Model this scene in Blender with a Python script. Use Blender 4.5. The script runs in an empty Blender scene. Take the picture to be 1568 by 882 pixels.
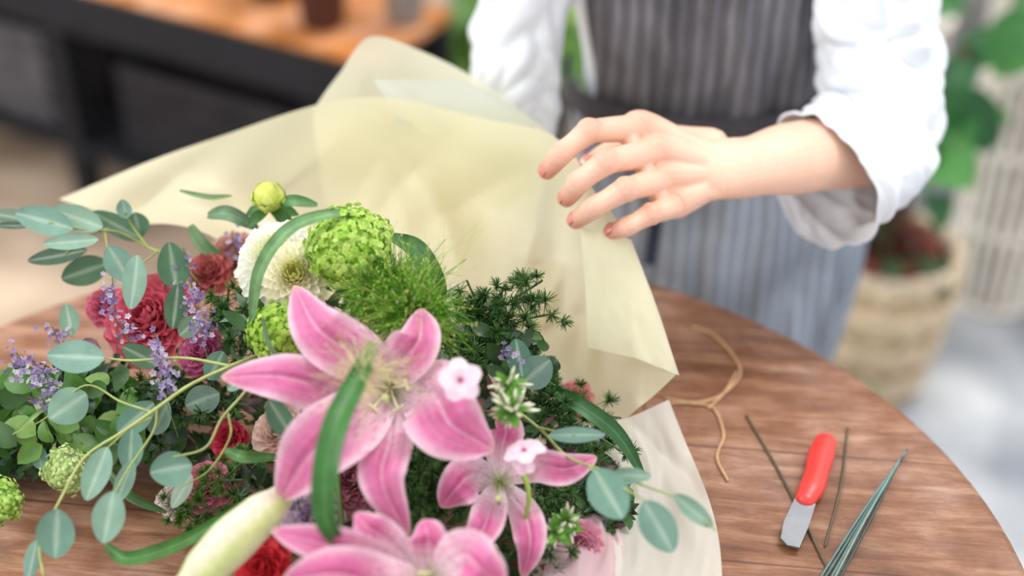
import bpy, math, random
from mathutils import Vector, Matrix, noise
random.seed(7)
R=random.random
def U(a,b): return a+(b-a)*random.random()
V=Vector
CAM=V((0,0,1.60)); TH=math.radians(35)
FW=V((0,math.cos(TH),-math.sin(TH))); UP=V((0,math.sin(TH),math.cos(TH))); RT=V((1,0,0))
F=2177.8
# unprojection helpers: image pixel (u,v) + estimated metric depth (or height) -> world point
def D(u,v,d): return CAM+d*(FW+RT*((u-784)/F)+UP*((441-v)/F))
def Z(u,v,z):
    r=FW+RT*((u-784)/F)+UP*((441-v)/F)
    return CAM+r*((z-CAM.z)/r.z)
NH=V((0,-.62,.78)).normalized()
def lin(c):
    o=[]
    for x in c:
        x=x/255
        o.append(x/12.92 if x<=.04045 else ((x+.055)/1.055)**2.4)
    return tuple(o)
def mix(a,b,t):
    t=max(0,min(1,t)); return tuple(a[i]+(b[i]-a[i])*t for i in range(3))
def vary(c,k=.15):
    m=1+U(-k,k); return tuple(min(1,x*m*(1+U(-k*.3,k*.3))) for x in c)
def rv():
    while True:
        p=V((U(-1,1),U(-1,1),U(-1,1)))
        if .05<p.length<1: return p.normalized()

class Geo:
    def __init__(s): s.v=[];s.f=[];s.c=[]
    def add(s,vs,fs,cs):
        b=len(s.v); s.v+= [tuple(x) for x in vs]; s.c+=cs
        s.f+=[tuple(i+b for i in f) for f in fs]
    def build(s,name,mat,parent=None,smooth=True):
        me=bpy.data.meshes.new(name); me.from_pydata(s.v,[],s.f)
        ca=me.color_attributes.new('Col','FLOAT_COLOR','POINT')
        buf=[]
        for c in s.c: buf+= [c[0],c[1],c[2],1]
        ca.data.foreach_set('color',buf)
        if smooth: me.polygons.foreach_set('use_smooth',[True]*len(me.polygons))
        me.materials.append(mat)
        ob=bpy.data.objects.new(name,me); bpy.context.scene.collection.objects.link(ob)
        if parent: ob.parent=parent
        return ob
def empty(name,loc=(0,0,0)):
    e=bpy.data.objects.new(name,None); bpy.context.scene.collection.objects.link(e); e.empty_display_size=.05
    return e

def cat(P,t):
    n=len(P)-1
    if n==1: return P[0].lerp(P[1],t)
    x=max(0,min(.99999,t))*n; i=int(x); f=x-i
    p1=P[i];p2=P[i+1]; p0=P[i-1] if i>0 else p1*2-p2; p3=P[i+2] if i+2<=n else p2*2-p1
    return .5*((2*p1)+(p2-p0)*f+(2*p0-5*p1+4*p2-p3)*f*f+(3*p1-p0-3*p2+p3)*f**3)
def lerpl(L,t):
    n=len(L)-1; x=max(0,min(.99999,t))*n; i=int(x); f=x-i; f=f*f*(3-2*f)
    a,b=L[i],L[i+1]
    if isinstance(a,(tuple,list)): return tuple(a[k]+(b[k]-a[k])*f for k in range(len(a)))
    return a+(b-a)*f
def tang(P,t):
    a=max(0,t-.02);b=min(1,t+.02); return (cat(P,b)-cat(P,a)).normalized()
def ribbon(g,P,wf,col,n=None,cup=.25,nu=4,nv=10,ruf=0,twist=0,groove=0):
    n=n or NH; vs=[];cs=[];fs=[]; ph=U(0,6)
    for j in range(nv+1):
        t=j/nv; p=cat(P,t); T=tang(P,t); S=T.cross(n)
        if S.length<1e-4: S=V((1,0,0))
        S.normalize(); N=S.cross(T)
        if twist:
            a=twist*t; S,N=S*math.cos(a)+N*math.sin(a),N*math.cos(a)-S*math.sin(a)
        w=wf(t)
        for i in range(nu+1):
            s=-1+2*i/nu
            off=cup*w*s*s+ruf*w*math.sin(t*17+ph+s*1.5)*abs(s)**2-groove*w*max(0,1-abs(s)*4)
            vs.append(p+S*(s*w)+N*off); cs.append(col(s,t) if callable(col) else col)
    for j in range(nv):
        for i in range(nu):
            a=j*(nu+1)+i; fs.append((a,a+1,a+nu+2,a+nu+1))
    g.add(vs,fs,cs)
def tube(g,P,rf,col,seg=8,k=12,n=None,caps=True,disp=None):
    n=n or NH; vs=[];cs=[];fs=[]
    rings=[]
    for j in range(k+1): rings.append((j/k,0,1))
    if caps:
        rings=[(0,-math.sin(a),math.cos(a)) for a in (1.4,1.05,.55)]+rings+[(1,math.sin(a),math.cos(a)) for a in (.55,1.05,1.4)]
    for (t,o,m) in rings:
        p=cat(P,t);T=tang(P,t);S=T.cross(n)
        if S.length<1e-4:S=V((1,0,0))
        S.normalize();N=S.cross(T)
        r=rf(t) if callable(rf) else rf
        if not isinstance(r,tuple): r=(r,r)
        p=p+T*(o*min(r))
        for i in range(seg):
            a=2*math.pi*i/seg; d=disp(t,a,p) if disp else 0
            vs.append(p+S*math.cos(a)*(r[0]*m+d)+N*math.sin(a)*(r[1]*m+d)); cs.append(col(t,a) if callable(col) else col)
    nr=len(rings)
    for j in range(nr-1):
        for i in range(seg):
            a=j*seg+i;b=j*seg+(i+1)%seg; fs.append((a,b,b+seg,a+seg))
    if caps:
        fs.append(tuple(range(seg))[::-1]); fs.append(tuple((nr-1)*seg+i for i in range(seg)))
    g.add(vs,fs,cs)
def ell(g,c,r,col,nu=14,nv=9,axis=None,disp=None):
    vs=[];fs=[];cs=[]
    Rm=axis.to_track_quat('Z','Y').to_matrix() if axis else Matrix.Identity(3)
    for j in range(nv+1):
        th=math.pi*(j+ (0.02 if j==0 else -0.02 if j==nv else 0))/nv
        for i in range(nu):
            a=2*math.pi*i/nu; d=V((math.sin(th)*math.cos(a),math.sin(th)*math.sin(a),math.cos(th)))
            k=1+(disp(d) if disp else 0)
            vs.append(V(c)+Rm@V((d.x*r[0]*k,d.y*r[1]*k,d.z*r[2]*k))); cs.append(col)
    for j in range(nv):
        for i in range(nu):
            a=j*nu+i;b=j*nu+(i+1)%nu; fs.append((a,a+nu,b+nu,b))
    fs.append(tuple(range(nu))); fs.append(tuple(nv*nu+i for i in range(nu))[::-1])
    g.add(vs,fs,cs)
def lathe(g,c,prof,col,seg=28,ph=0):
    vs=[];fs=[];cs=[]
    for (r,z) in prof:
        for i in range(seg):
            a=2*math.pi*i/seg; vs.append(V((c[0]+r*math.cos(a),c[1]+r*math.sin(a),c[2]+z))); cs.append(col)
    for j in range(len(prof)-1):
        for i in range(seg):
            a=j*seg+i;b=j*seg+(i+1)%seg; fs.append((a,b,b+seg,a+seg))
    g.add(vs,fs,cs)
def box(g,o,a,b,c,col):
    o=V(o);a=V(a);b=V(b);c=V(c)
    vs=[o,o+a,o+a+b,o+b,o+c,o+a+c,o+a+b+c,o+b+c]
    g.add(vs,[(0,3,2,1),(4,5,6,7),(0,1,5,4),(1,2,6,5),(2,3,7,6),(3,0,4,7)],[col]*8)

# ---------- materials
def newmat(n):
    m=bpy.data.materials.new(n); m.use_nodes=True; nt=m.node_tree; nt.nodes.clear()
    return m,nt,nt.nodes.new('ShaderNodeOutputMaterial')
def colmat(n,rough=.5,tr=0,noise_s=60,noise_a=.25,spec=.5,bump=0,bs=200,metal=0,sss=0,transp=0):
    m,nt,out=newmat(n); N=nt.nodes.new; L=nt.links.new
    at=N('ShaderNodeAttribute'); at.attribute_name='Col'
    tc=N('ShaderNodeTexCoord'); nz=N('ShaderNodeTexNoise'); nz.inputs['Scale'].default_value=noise_s; nz.inputs['Detail'].default_value=4
    L(tc.outputs['Object'],nz.inputs['Vector'])
    mr=N('ShaderNodeMapRange'); mr.inputs['From Min'].default_value=.3;mr.inputs['From Max'].default_value=.7
    mr.inputs['To Min'].default_value=1-noise_a; mr.inputs['To Max'].default_value=1+noise_a*.6
    L(nz.outputs['Fac'],mr.inputs['Value'])
    hs=N('ShaderNodeHueSaturation'); L(at.outputs['Color'],hs.inputs['Color']); L(mr.outputs['Result'],hs.inputs['Value'])
    p=N('ShaderNodeBsdfPrincipled'); L(hs.outputs['Color'],p.inputs['Base Color']); p.inputs['Roughness'].default_value=rough
    p.inputs['Specular IOR Level'].default_value=spec; p.inputs['Metallic'].default_value=metal
    if sss:
        p.inputs['Subsurface Weight'].default_value=sss; p.inputs['Subsurface Radius'].default_value=(.9,.35,.2); p.inputs['Subsurface Scale'].default_value=.01
    if bump:
        n2=N('ShaderNodeTexNoise'); n2.inputs['Scale'].default_value=bs; n2.inputs['Detail'].default_value=5; L(tc.outputs['Object'],n2.inputs['Vector'])
        b=N('ShaderNodeBump'); b.inputs['Strength'].default_value=bump; b.inputs['Distance'].default_value=.002
        L(n2.outputs['Fac'],b.inputs['Height']); L(b.outputs['Normal'],p.inputs['Normal'])
    sh=p.outputs['BSDF']
    if tr:
        t=N('ShaderNodeBsdfTranslucent'); L(hs.outputs['Color'],t.inputs['Color'])
        mx=N('ShaderNodeMixShader'); mx.inputs['Fac'].default_value=tr; L(sh,mx.inputs[1]); L(t.outputs['BSDF'],mx.inputs[2]); sh=mx.outputs['Shader']
    if transp:
        t=N('ShaderNodeBsdfTransparent'); t.inputs['Color'].default_value=(.97,.98,.93,1)
        mx=N('ShaderNodeMixShader'); mx.inputs['Fac'].default_value=transp; L(sh,mx.inputs[1]); L(t.outputs['BSDF'],mx.inputs[2]); sh=mx.outputs['Shader']
    L(sh,out.inputs['Surface']); return m
M_leaf=colmat('leaf',.45,.25,90,.25)
M_euc=colmat('eucalyptus',.55,.25,60,.15,spec=.3)
M_petal=colmat('petal',.42,.35,160,.12,spec=.35)
M_soft=colmat('floret',.6,.35,120,.15,spec=.2)
M_stem=colmat('stem',.5,0,80,.2)
M_paper=colmat('wrap_paper',.36,.48,4,.03,spec=.4,transp=.13)
M_skin=colmat('skin',.45,0,35,.06,spec=.4,bump=.35,bs=380,sss=.12)
M_nail=colmat('nail',.25,0,30,.04,spec=.5)
M_cloth=colmat('white_cotton',.85,.12,12,.05,spec=.1,bump=.2,bs=700)
M_matte=colmat('matte',.75,0,14,.25,spec=.25,bump=.2,bs=90)
M_plastic=colmat('red_plastic',.35,0,40,.06)
M_steel=colmat('steel',.3,0,60,.1,metal=.85)
M_weave=colmat('weave',.8,0,70,.35,spec=.2,bump=.6,bs=160)

def apronmat(name,dark,light,vr=.4):
    m,nt,out=newmat(name); N=nt.nodes.new; L=nt.links.new
    tc=N('ShaderNodeTexCoord'); w=N('ShaderNodeTexWave'); w.inputs['Scale'].default_value=19; w.inputs['Distortion'].default_value=1.5; w.inputs['Detail'].default_value=2
    L(tc.outputs['Object'],w.inputs['Vector'])
    cr=N('ShaderNodeValToRGB'); cr.color_ramp.elements[0].position=.5; cr.color_ramp.elements[0].color=(*dark,1)
    cr.color_ramp.elements[1].position=.98; cr.color_ramp.elements[1].color=(*light,1)
    L(w.outputs['Fac'],cr.inputs['Fac'])
    nz=N('ShaderNodeTexNoise'); nz.inputs['Scale'].default_value=9; L(tc.outputs['Object'],nz.inputs['Vector'])
    mr=N('ShaderNodeMapRange'); mr.inputs['From Min'].default_value=.3;mr.inputs['From Max'].default_value=.7; mr.inputs['To Min'].default_value=1-vr; mr.inputs['To Max'].default_value=1+vr
    L(nz.outputs['Fac'],mr.inputs['Value'])
    hs=N('ShaderNodeHueSaturation'); L(cr.outputs['Color'],hs.inputs['Color']); L(mr.outputs['Result'],hs.inputs['Value'])
    p=N('ShaderNodeBsdfPrincipled'); p.inputs['Roughness'].default_value=.85; L(hs.outputs['Color'],p.inputs['Base Color'])
    L(p.outputs['BSDF'],out.inputs['Surface']); return m
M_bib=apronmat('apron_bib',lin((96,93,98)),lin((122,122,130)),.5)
M_skirt_lit=apronmat('apron_skirt',lin((130,138,150)),lin((158,166,179)),.32)  # same striped cloth as the bib, brighter light painted into its colour

def woodmat(name,c1,c2,c3,sc=(2.2,15,14),rot=.12,plank=.14,mort=(.5,.44,.4,1),alt=.9):
    m,nt,out=newmat(name); N=nt.nodes.new; L=nt.links.new
    tc=N('ShaderNodeTexCoord'); mp=N('ShaderNodeMapping'); mp.inputs['Rotation'].default_value=(0,0,rot); L(tc.outputs['Object'],mp.inputs['Vector'])
    mp2=N('ShaderNodeMapping'); mp2.inputs['Scale'].default_value=sc; L(mp.outputs['Vector'],mp2.inputs['Vector'])
    nz=N('ShaderNodeTexNoise'); nz.inputs['Scale'].default_value=4; nz.inputs['Detail'].default_value=10; nz.inputs['Roughness'].default_value=.72; nz.inputs['Distortion'].default_value=.4
    L(mp2.outputs['Vector'],nz.inputs['Vector'])
    cr=N('ShaderNodeValToRGB'); e=cr.color_ramp.elements; e[0].position=.30;e[0].color=(*c1,1); e[1].position=.70;e[1].color=(*c3,1); x=e.new(.5); x.color=(*c2,1)
    L(nz.outputs['Fac'],cr.inputs['Fac'])
    nb=N('ShaderNodeTexNoise'); nb.inputs['Scale'].default_value=9; nb.inputs['Detail'].default_value=6; nb.inputs['Roughness'].default_value=.65; L(tc.outputs['Object'],nb.inputs['Vector'])
    mr=N('ShaderNodeMapRange'); mr.inputs['From Min'].default_value=.3;mr.inputs['From Max'].default_value=.7; mr.inputs['To Min'].default_value=.62; mr.inputs['To Max'].default_value=1.3
    L(nb.outputs['Fac'],mr.inputs['Value'])
    mr2=N('ShaderNodeMapRange'); mr2.inputs['From Min'].default_value=.45;mr2.inputs['From Max'].default_value=.7; mr2.inputs['To Min'].default_value=1.05; mr2.inputs['To Max'].default_value=.7
    L(nb.outputs['Fac'],mr2.inputs['Value'])
    hs=N('ShaderNodeHueSaturation'); L(cr.outputs['Color'],hs.inputs['Color']); L(mr.outputs['Result'],hs.inputs['Value']); L(mr2.outputs['Result'],hs.inputs['Saturation'])
    br=N('ShaderNodeTexBrick'); br.inputs['Scale'].default_value=1; br.inputs['Brick Width'].default_value=3; br.inputs['Row Height'].default_value=plank
    br.inputs['Mortar Size'].default_value=.0012; br.inputs['Color1'].default_value=(1,1,1,1); br.inputs['Color2'].default_value=(alt,alt,alt,1); br.inputs['Mortar'].default_value=mort
    L(mp.outputs['Vector'],br.inputs['Vector'])
    mu=N('ShaderNodeMix'); mu.data_type='RGBA'; mu.blend_type='MULTIPLY'; mu.inputs[0].default_value=1
    L(hs.outputs['Color'],mu.inputs[6]); L(br.outputs['Color'],mu.inputs[7])
    p=N('ShaderNodeBsdfPrincipled'); L(mu.outputs[2],p.inputs['Base Color']); p.inputs['Roughness'].default_value=.5
    b=N('ShaderNodeBump'); b.inputs['Strength'].default_value=.45; b.inputs['Distance'].default_value=.002; L(nz.outputs['Fac'],b.inputs['Height']); L(b.outputs['Normal'],p.inputs['Normal'])
    L(p.outputs['BSDF'],out.inputs['Surface']); return m
M_wood=woodmat('table_wood',lin((98,62,42)),lin((144,97,70)),lin((184,144,116)))
M_bench=woodmat('bench_wood',lin((165,95,45)),lin((205,130,70)),lin((225,160,100)),rot=-.5)

def floormat():
    m,nt,out=newmat('concrete_floor'); N=nt.nodes.new; L=nt.links.new
    tc=N('ShaderNodeTexCoord'); nz=N('ShaderNodeTexNoise'); nz.inputs['Scale'].default_value=3.2; nz.inputs['Detail'].default_value=6; L(tc.outputs['Object'],nz.inputs['Vector'])
    cr=N('ShaderNodeValToRGB'); e=cr.color_ramp.elements; e[0].position=.38; e[0].color=(*lin((112,120,132)),1); e[1].position=.66; e[1].color=(*lin((205,208,212)),1)
    L(nz.outputs['Fac'],cr.inputs['Fac'])
    cr2=N('ShaderNodeValToRGB'); e=cr2.color_ramp.elements; e[0].position=.35; e[0].color=(*lin((140,118,98)),1); e[1].position=.62; e[1].color=(*lin((205,182,158)),1)
    L(nz.outputs['Fac'],cr2.inputs['Fac'])
    sx=N('ShaderNodeSeparateXYZ'); L(tc.outputs['Object'],sx.inputs['Vector'])
    mr=N('ShaderNodeMapRange'); mr.inputs['From Min'].default_value=-.4; mr.inputs['From Max'].default_value=.5; L(sx.outputs['X'],mr.inputs['Value'])
    mu=N('ShaderNodeMix'); mu.data_type='RGBA'; L(mr.outputs['Result'],mu.inputs[0]); L(cr2.outputs['Color'],mu.inputs[6]); L(cr.outputs['Color'],mu.inputs[7])
    p=N('ShaderNodeBsdfPrincipled'); p.inputs['Roughness'].default_value=.7; L(mu.outputs[2],p.inputs['Base Color']); L(p.outputs['BSDF'],out.inputs['Surface']); return m
M_floor=floormat()
W3=(1,1,1)
# ---------- room
g=Geo(); box(g,(-4,-2,-.1),(8,0,0),(0,7.5,0),(0,0,.1),W3); g.build('floor',M_floor,smooth=False)
g=Geo(); box(g,(-4,5.5,0),(8,0,0),(0,.15,0),(0,0,3),lin((200,198,192))); g.build('wall_back',M_matte,smooth=False)

# ---------- table
tab=empty('round_wooden_table')
cx,cy,ax,ay=-.13,.80,.55,.495
g=Geo(); vs=[];fs=[];S=128
prof=[(.0,.75),(.5,.75),(.985,.75),(.996,.747),(1,.742),(1,.718),(.995,.712),(.96,.71),(0.0,.71)]
for (r,z) in prof:
    for i in range(S):
        a=2*math.pi*i/S; rr=max(r,.001); vs.append((cx+ax*rr*math.cos(a),cy+ay*rr*math.sin(a),z))
for j in range(len(prof)-1):
    for i in range(S):
        a=j*S+i;b=j*S+(i+1)%S; fs.append((a,b,b+S,a+S))
g.add(vs,fs,[W3]*len(vs)); o=g.build('tabletop',M_wood,tab,smooth=False)
g=Geo(); lathe(g,(cx,cy,0),[(.001,.03),(.25,.03),(.26,.02),(.26,0),(.001,0)],W3); lathe(g,(cx,cy,0),[(.12,.03),(.06,.07),(.045,.2),(.05,.5),(.07,.62),(.2,.71)],W3); g.build('pedestal',M_wood,tab)

# ---------- wrapping paper
pap=empty('wrapping_paper')
def sheet(name,cols,col,nu=60,nv=40,crk=.0025,seed=0):
    g=Geo(); vs=[];cs=[];fs=[]
    C=[[D(*p) if len(p)==3 else V(p[:3]) for p in c] for c in cols]
    for i in range(nu+1):
        t=i/nu
        rowP=[cat([c[k] for c in C],t) for k in range(len(C[0]))]
        for j in range(nv+1):
            s=j/nv; p=cat(rowP,s)
            n1=noise.noise(V((t*6+seed,s*2,0)))*1.2+abs(noise.noise(V((t*6+s*2.5,seed,s*1.0))))*2.8-abs(noise.noise(V((t*10-s*2,seed+7,s*1.5))))*1.6
            p=p+NH*(crk*n1*2*min(1,s*3+.12))
            p.z=max(p.z,.7535); vs.append(p); cs.append(col)
    for i in range(nu):
        for j in range(nv):
            a=i*(nv+1)+j; fs.append((a,a+1,a+nv+2,a+nv+1))
    g.add(vs,fs,cs); o=g.build(name,M_paper,pap)
    return o
PY=lin((252,248,216)); PW=lin((248,249,238))
def base(u,v):
    p=Z(u,v,.760); return (p.x,p.y,p.z,0)
A=[
 [(90,305,1.36),(200,345,1.35),(350,385,1.31),base(380,560)],
 [(290,226,1.37),(340,320,1.38),(430,420,1.31),base(450,560)],
 [(490,160,1.37),(510,290,1.42),(520,450,1.34),base(520,560)],
 [(600,150,1.38),(620,290,1.44),(600,450,1.36),base(600,560)],
 [(725,178,1.37),(735,310,1.43),(690,470,1.36),base(660,570)],
 [(852,212,1.303),(835,350,1.39),(770,500,1.34),base(720,590)],
 [(910,292,1.274),(875,440,1.35),(800,540,1.31),base(760,620)],
 [(962,368,1.267),(908,520,1.32),(840,620,1.28),base(780,660)],
 [(1037,572,1.24),(965,640,1.27),(870,700,1.23),base(790,720)]]
sheet('front_sheet',A,PY,130,70,.0065)
B=[
 [(478,170,1.39),(490,260,1.45),(520,420,1.44)],
 [(520,112,1.40),(530,240,1.46),(540,420,1.45)],
 [(566,57,1.40),(580,200,1.46),(590,420,1.45)],
 [(640,76,1.41),(650,200,1.465),(650,420,1.45)],
 [(725,118,1.40),(720,240,1.46),(710,430,1.45)],
 [(800,172,1.37),(780,290,1.44),(740,440,1.44)],
 [(852,212,1.33),(820,320,1.42),(760,450,1.43)]]
sheet('back_sheet',B,lin((250,248,226)),60,30,.002,5)
E=[[(572,122,1.392),(590,150,1.392),(610,190,1.395)],[(640,122,1.395),(660,158,1.40),(680,195,1.405)],[(720,128,1.388),(735,165,1.392),(750,200,1.396)],[(800,176,1.36),(815,195,1.365),(820,215,1.37)],[(850,208,1.325),(851,213,1.33),(852,218,1.335)]]
sheet('inner_fold',E,lin((226,230,224)),30,12,.0006,2)
C=[
 [(888,345,1.262),(896,440,1.262),(900,532,1.262)],
 [(925,358,1.255),(945,450,1.255),(970,548,1.245)],
 [(966,366,1.262),(1004,465,1.25),(1040,575,1.232)]]
sheet('side_fold',C,lin((252,250,224)),16,30,.0008,9)
Dd=[
 [(1024,612,1.25),(1066,720,1.232),(1098,812,1.172),(1108,940,1.085)],
 [(960,640,1.25),(990,730,1.22),(1010,830,1.16),(1010,940,1.085)],
 [(880,660,1.25),(900,745,1.20),(910,835,1.14),(905,940,1.075)],
 [(790,690,1.25),(800,760,1.20),(800,840,1.14),(800,940,1.08)]]
sheet('lower_sheet',Dd,PW,50,50,.003,3)
PK2=lin((244,214,222))
sheet('pink_tissue',[[(945,800,1.16),(955,850,1.135),(935,940,1.07)],[(915,780,1.175),(910,830,1.14),(890,940,1.06)],[(860,790,1.17),(840,840,1.13),(820,940,1.06)]],PK2,20,20,.003,11)

# ---------- bouquet
bq=empty('flower_bouquet')
def petalw(w,pk=.5,tipw=.0):
    def f(t):
        x=math.sin(math.pi*min(1,max(0,t))**(math.log(.5)/math.log(pk)))
        return w*(max(.0,x)**.75)+.0006+ .12*w*(1-t)
    return f
WH=lin((252,238,244)); PK=lin((230,134,180)); DP=lin((204,80,140)); PALE=lin((251,218,232)); THR=lin((205,215,150))
def lily(name,thr,petals,tint=0,st=True):
    g=Geo(); T=D(*thr)
    for pt in petals:
        P=[T]+[D(*p) for p in pt[:-1]]; w=pt[-1]; k=U(0,.25)+tint; sd=U(0,50)
        def col(s,t,k=k,sd=sd):
            streak=noise.noise(V((s*9+sd,t*1.5,sd))); vein=noise.noise(V((s*22+sd,t*1.2,sd+9)))
            c=mix(PK,DP,.35*k+.6*math.exp(-(abs(s)-.2)**2/.035)*math.sin(math.pi*t)+.25*streak+.22*vein)
            c=mix(c,PALE,max(0,abs(s)-.62)/.38*.9+.15*max(0,vein))
            if abs(s)<.05: c=mix(c,PALE,.55)
            c=mix(WH,c,(t-.08)/.46+streak*.15)
            if .1<t<.5 and noise.noise(V((s*14+sd,t*34,sd+3)))>.42: c=mix(c,DP,.55)
            if t<.14: c=mix(THR,c,t/.14)
            if t>.93: c=mix(c,lin((225,190,170)),(t-.93)/.1)
            return c
        out=(P[2]-T); out=out-FW*out.dot(FW)
        n=(NH*1.0+(-FW)*.5-out.normalized()*.25).normalized()
        ribbon(g,P,petalw(w,.52),col,n=n,cup=U(-.1,.25),nu=32,nv=64,ruf=.10,groove=.14)
    o=g.build(name,M_petal,bq)
    g=Geo()
    for i in range(5 if st else 0):
        a=i*1.25+.3; d=(RT*math.cos(a)+UP*math.sin(a))
        P=[T-FW*.01,T+d*.008-FW*.035,T+d*.016-FW*.05]
        tube(g,P,.0009,lin((225,232,190)),6,8)
        e=P[-1]; s2=d.cross(FW).normalized(); tube(g,[e-s2*.004,e,e+s2*.004],.0013,lin((205,200,150)),6,5)
    P=[T,T-FW*.04+UP*-.01,T-FW*.062-UP*.004]; tube(g,P,.0014,lin((190,215,150)),6,8); ell(g,P[-1],(.003,.003,.003),lin((190,200,140)))
    g.build(name+'_stamens',M_stem,bq)
lily('pink_lily',(600,592,1.135),[
 ((610,560,1.10),(641,520,1.08),(645,472,1.10),.018),
 ((520,598,1.09),(430,577,1.065),(338,577,1.09),.018),
 ((598,665,1.075),(585,735,1.045),(626,820,1.06),.017),
 ((555,550,1.09),(488,505,1.07),(450,437,1.10),.021),
 ((658,600,1.08),(690,650,1.05),(757,688,1.075),.028),
 ((548,640,1.07),(478,692,1.04),(427,767,1.06),.025)])
lily('pink_lily_open',(765,738,1.14),[
 ((768,690,1.11),(775,655,1.10),(760,640,1.12),.013),
 ((820,715,1.10),(868,718,1.09),(914,700,1.10),.012),
 ((800,780,1.10),(812,830,1.08),(800,885,1.09),.012),
 ((725,728,1.10),(700,748,1.08),(675,777,1.09),.016),
 ((752,775,1.09),(738,812,1.07),(703,849,1.08),.0125)],.5,False)
lily('pink_lily_low',(655,890,1.06),[
 ((655,845,1.04),(655,820,1.03),(648,795,1.04),.014),
 ((560,848,1.02),(490,832,1.01),(415,812,1.03),.013),
 ((600,832,1.03),(565,808,1.02),(543,786,1.03),.012),
 ((705,852,1.02),(735,872,1.0),(770,905,1.02),.019),
 ((590,895,1.01),(510,880,.99),(430,892,1.01),.020),
 ((650,930,1.0),(640,980,.99),(600,1020,1.0),.024)],.3)

# lily bud
g=Geo()
def budcol(t,a):
    c=mix(lin((246,242,226)),lin((214,222,160)),.5+.5*math.cos(a*3)) 
    c=mix(c,lin((235,190,195)),.35*max(0,math.cos(a*3+2.2)))
    return mix(c,lin((190,210,120)),max(0,t-.5)*.6)
tube(g,[D(456,742,1.10),D(410,780,1.06),D(345,840,1.04),D(285,905,1.03)],lambda t:lerpl([.003,.010,.0155,.0175,.016,.011],t),budcol,48,30,disp=lambda t,a,p:.0018*abs(math.cos(1.5*a))-.0008)
g.build('lily_bud',M_petal,bq)

def radial(g,c,axis,r,n,col,w=.2,tmax=1.8,cup=.5,ruf=0,t0=.1,pn=.5):
    Q=axis.to_track_quat('Z','Y')
    for i in range(n):
        t=(i+.5)/n; a=i*2.39996; th=t0+(tmax-t0)*t**.75
        d=Q@V((math.sin(th)*math.cos(a),math.sin(th)*math.sin(a),math.cos(th)))
        rad=Q@V((math.cos(a),math.sin(a),0))
        L=r*(.45+.55*t); b=c+d*r*.12*1; e=c+d*L*U(.93,1.03)
        if t<.35: e=c+d*r*(.62)
        m=(b+e)/2+rad*r*.08
        nn=(axis*1.2-rad*.6).normalized()
        ribbon(g,[b,m,e],lambda q:w*r*(.35+.65*t)*(math.sin(math.pi*min(.93,q*.88+.06))**.6),col(t) if callable(col) else vary(col,.06),n=nn,cup=cup,nu=4,nv=5,ruf=ruf)
AX=(-FW*.8+V((-.2,0,.5))).normalized()
g=Geo()
radial(g,D(428,402,1.20),AX,.047,170,lambda t:mix(lin((228,232,180)),lin((253,252,242)),t*3),w=.16,tmax=2.0,cup=.7)
radial(g,D(453,425,1.155),(AX+V((.2,0,0))).normalized(),.034,110,lambda t:mix(lin((215,215,120)),lin((252,248,225)),t*2.2),w=.18,tmax=1.6,cup=.6)
g.build('white_dahlia',M_petal,bq)
FL=[('pink_carnation',(232,492,1.24),.046,(222,108,126),.42,60),('pink_carnation',(322,418,1.27),.024,(212,120,118),.42,40),('dusty_pink_carnation',(358,392,1.29),.026,(216,165,152),.35,50),
     ('mauve_carnation',(545,735,1.14),.03,(200,140,150),.3,80),('red_rose',(352,672,1.18),.019,(200,60,84),.5,24),('red_rose',(405,868,1.10),.026,(222,62,74),.5,26),
     ('pink_carnation',(318,745,1.17),.024,(222,130,156),.4,50),('pink_carnation',(885,835,1.14),.024,(240,175,196),.35,60),('peach_carnation',(430,665,1.15),.026,(228,198,184),.3,70),
     ('magenta_carnation',(312,540,1.22),.024,(206,110,152),.4,50),('pink_carnation',(880,612,1.27),.02,(240,165,168),.35,50),('mauve_carnation',(480,800,1.11),.03,(214,196,208),.3,70),('magenta_carnation',(165,470,1.26),.022,(208,105,130),.4,40),('pink_carnation',(268,768,1.18),.018,(232,214,216),.35,40)]
for nm,uvd,r,c,w,n in FL:
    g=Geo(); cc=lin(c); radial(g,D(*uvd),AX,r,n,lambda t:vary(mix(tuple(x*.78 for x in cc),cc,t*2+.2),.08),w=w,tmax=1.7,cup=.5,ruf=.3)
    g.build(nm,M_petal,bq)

def viburnum(uvd,r,c1,c2,n=110,lump=.22):
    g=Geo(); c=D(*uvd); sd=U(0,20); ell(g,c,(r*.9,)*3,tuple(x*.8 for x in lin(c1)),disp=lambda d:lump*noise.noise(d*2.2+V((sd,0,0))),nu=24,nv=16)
    for i in range(n):
        z=1-2*(i+.5)/n; a=i*2.39996; d=V((math.sqrt(1-z*z)*math.cos(a),math.sqrt(1-z*z)*math.sin(a),z))
        d=(d+rv()*.08).normalized(); p=c+d*r*(1+lump*noise.noise(d*2.2+V((sd,0,0)))+U(-.09,.06)); s=r*U(.075,.105); d=(d+rv()*.45).normalized(); x=d.orthogonal().normalized(); y=d.cross(x); a0=U(0,6)
        col=vary(mix(lin(c1),lin(c2),R()),.07)
        for k in range(5):
            b=a0+k*1.2566; e=x*math.cos(b)+y*math.sin(b); f=d.cross(e)
            vs=[p,p+e*s*.4-f*s*.45+d*s*.15,p+e*s*.95-f*s*.38-d*s*.02,p+e*s*1.12-d*s*.1,p+e*s*.95+f*s*.38-d*s*.02,p+e*s*.4+f*s*.45+d*s*.15]
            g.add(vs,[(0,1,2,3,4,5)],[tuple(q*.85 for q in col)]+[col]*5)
    g.build('green_viburnum',M_soft,bq,smooth=False)
viburnum((535,378,1.15),.033,(165,210,75),(212,235,135),750)
viburnum((432,508,1.15),.026,(155,200,70),(198,224,110),600)
viburnum((104,720,1.18),.019,(195,220,140),(228,238,180),360,.45)
viburnum((-8,770,1.15),.020,(170,212,95),(208,234,140),400,.4)
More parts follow.
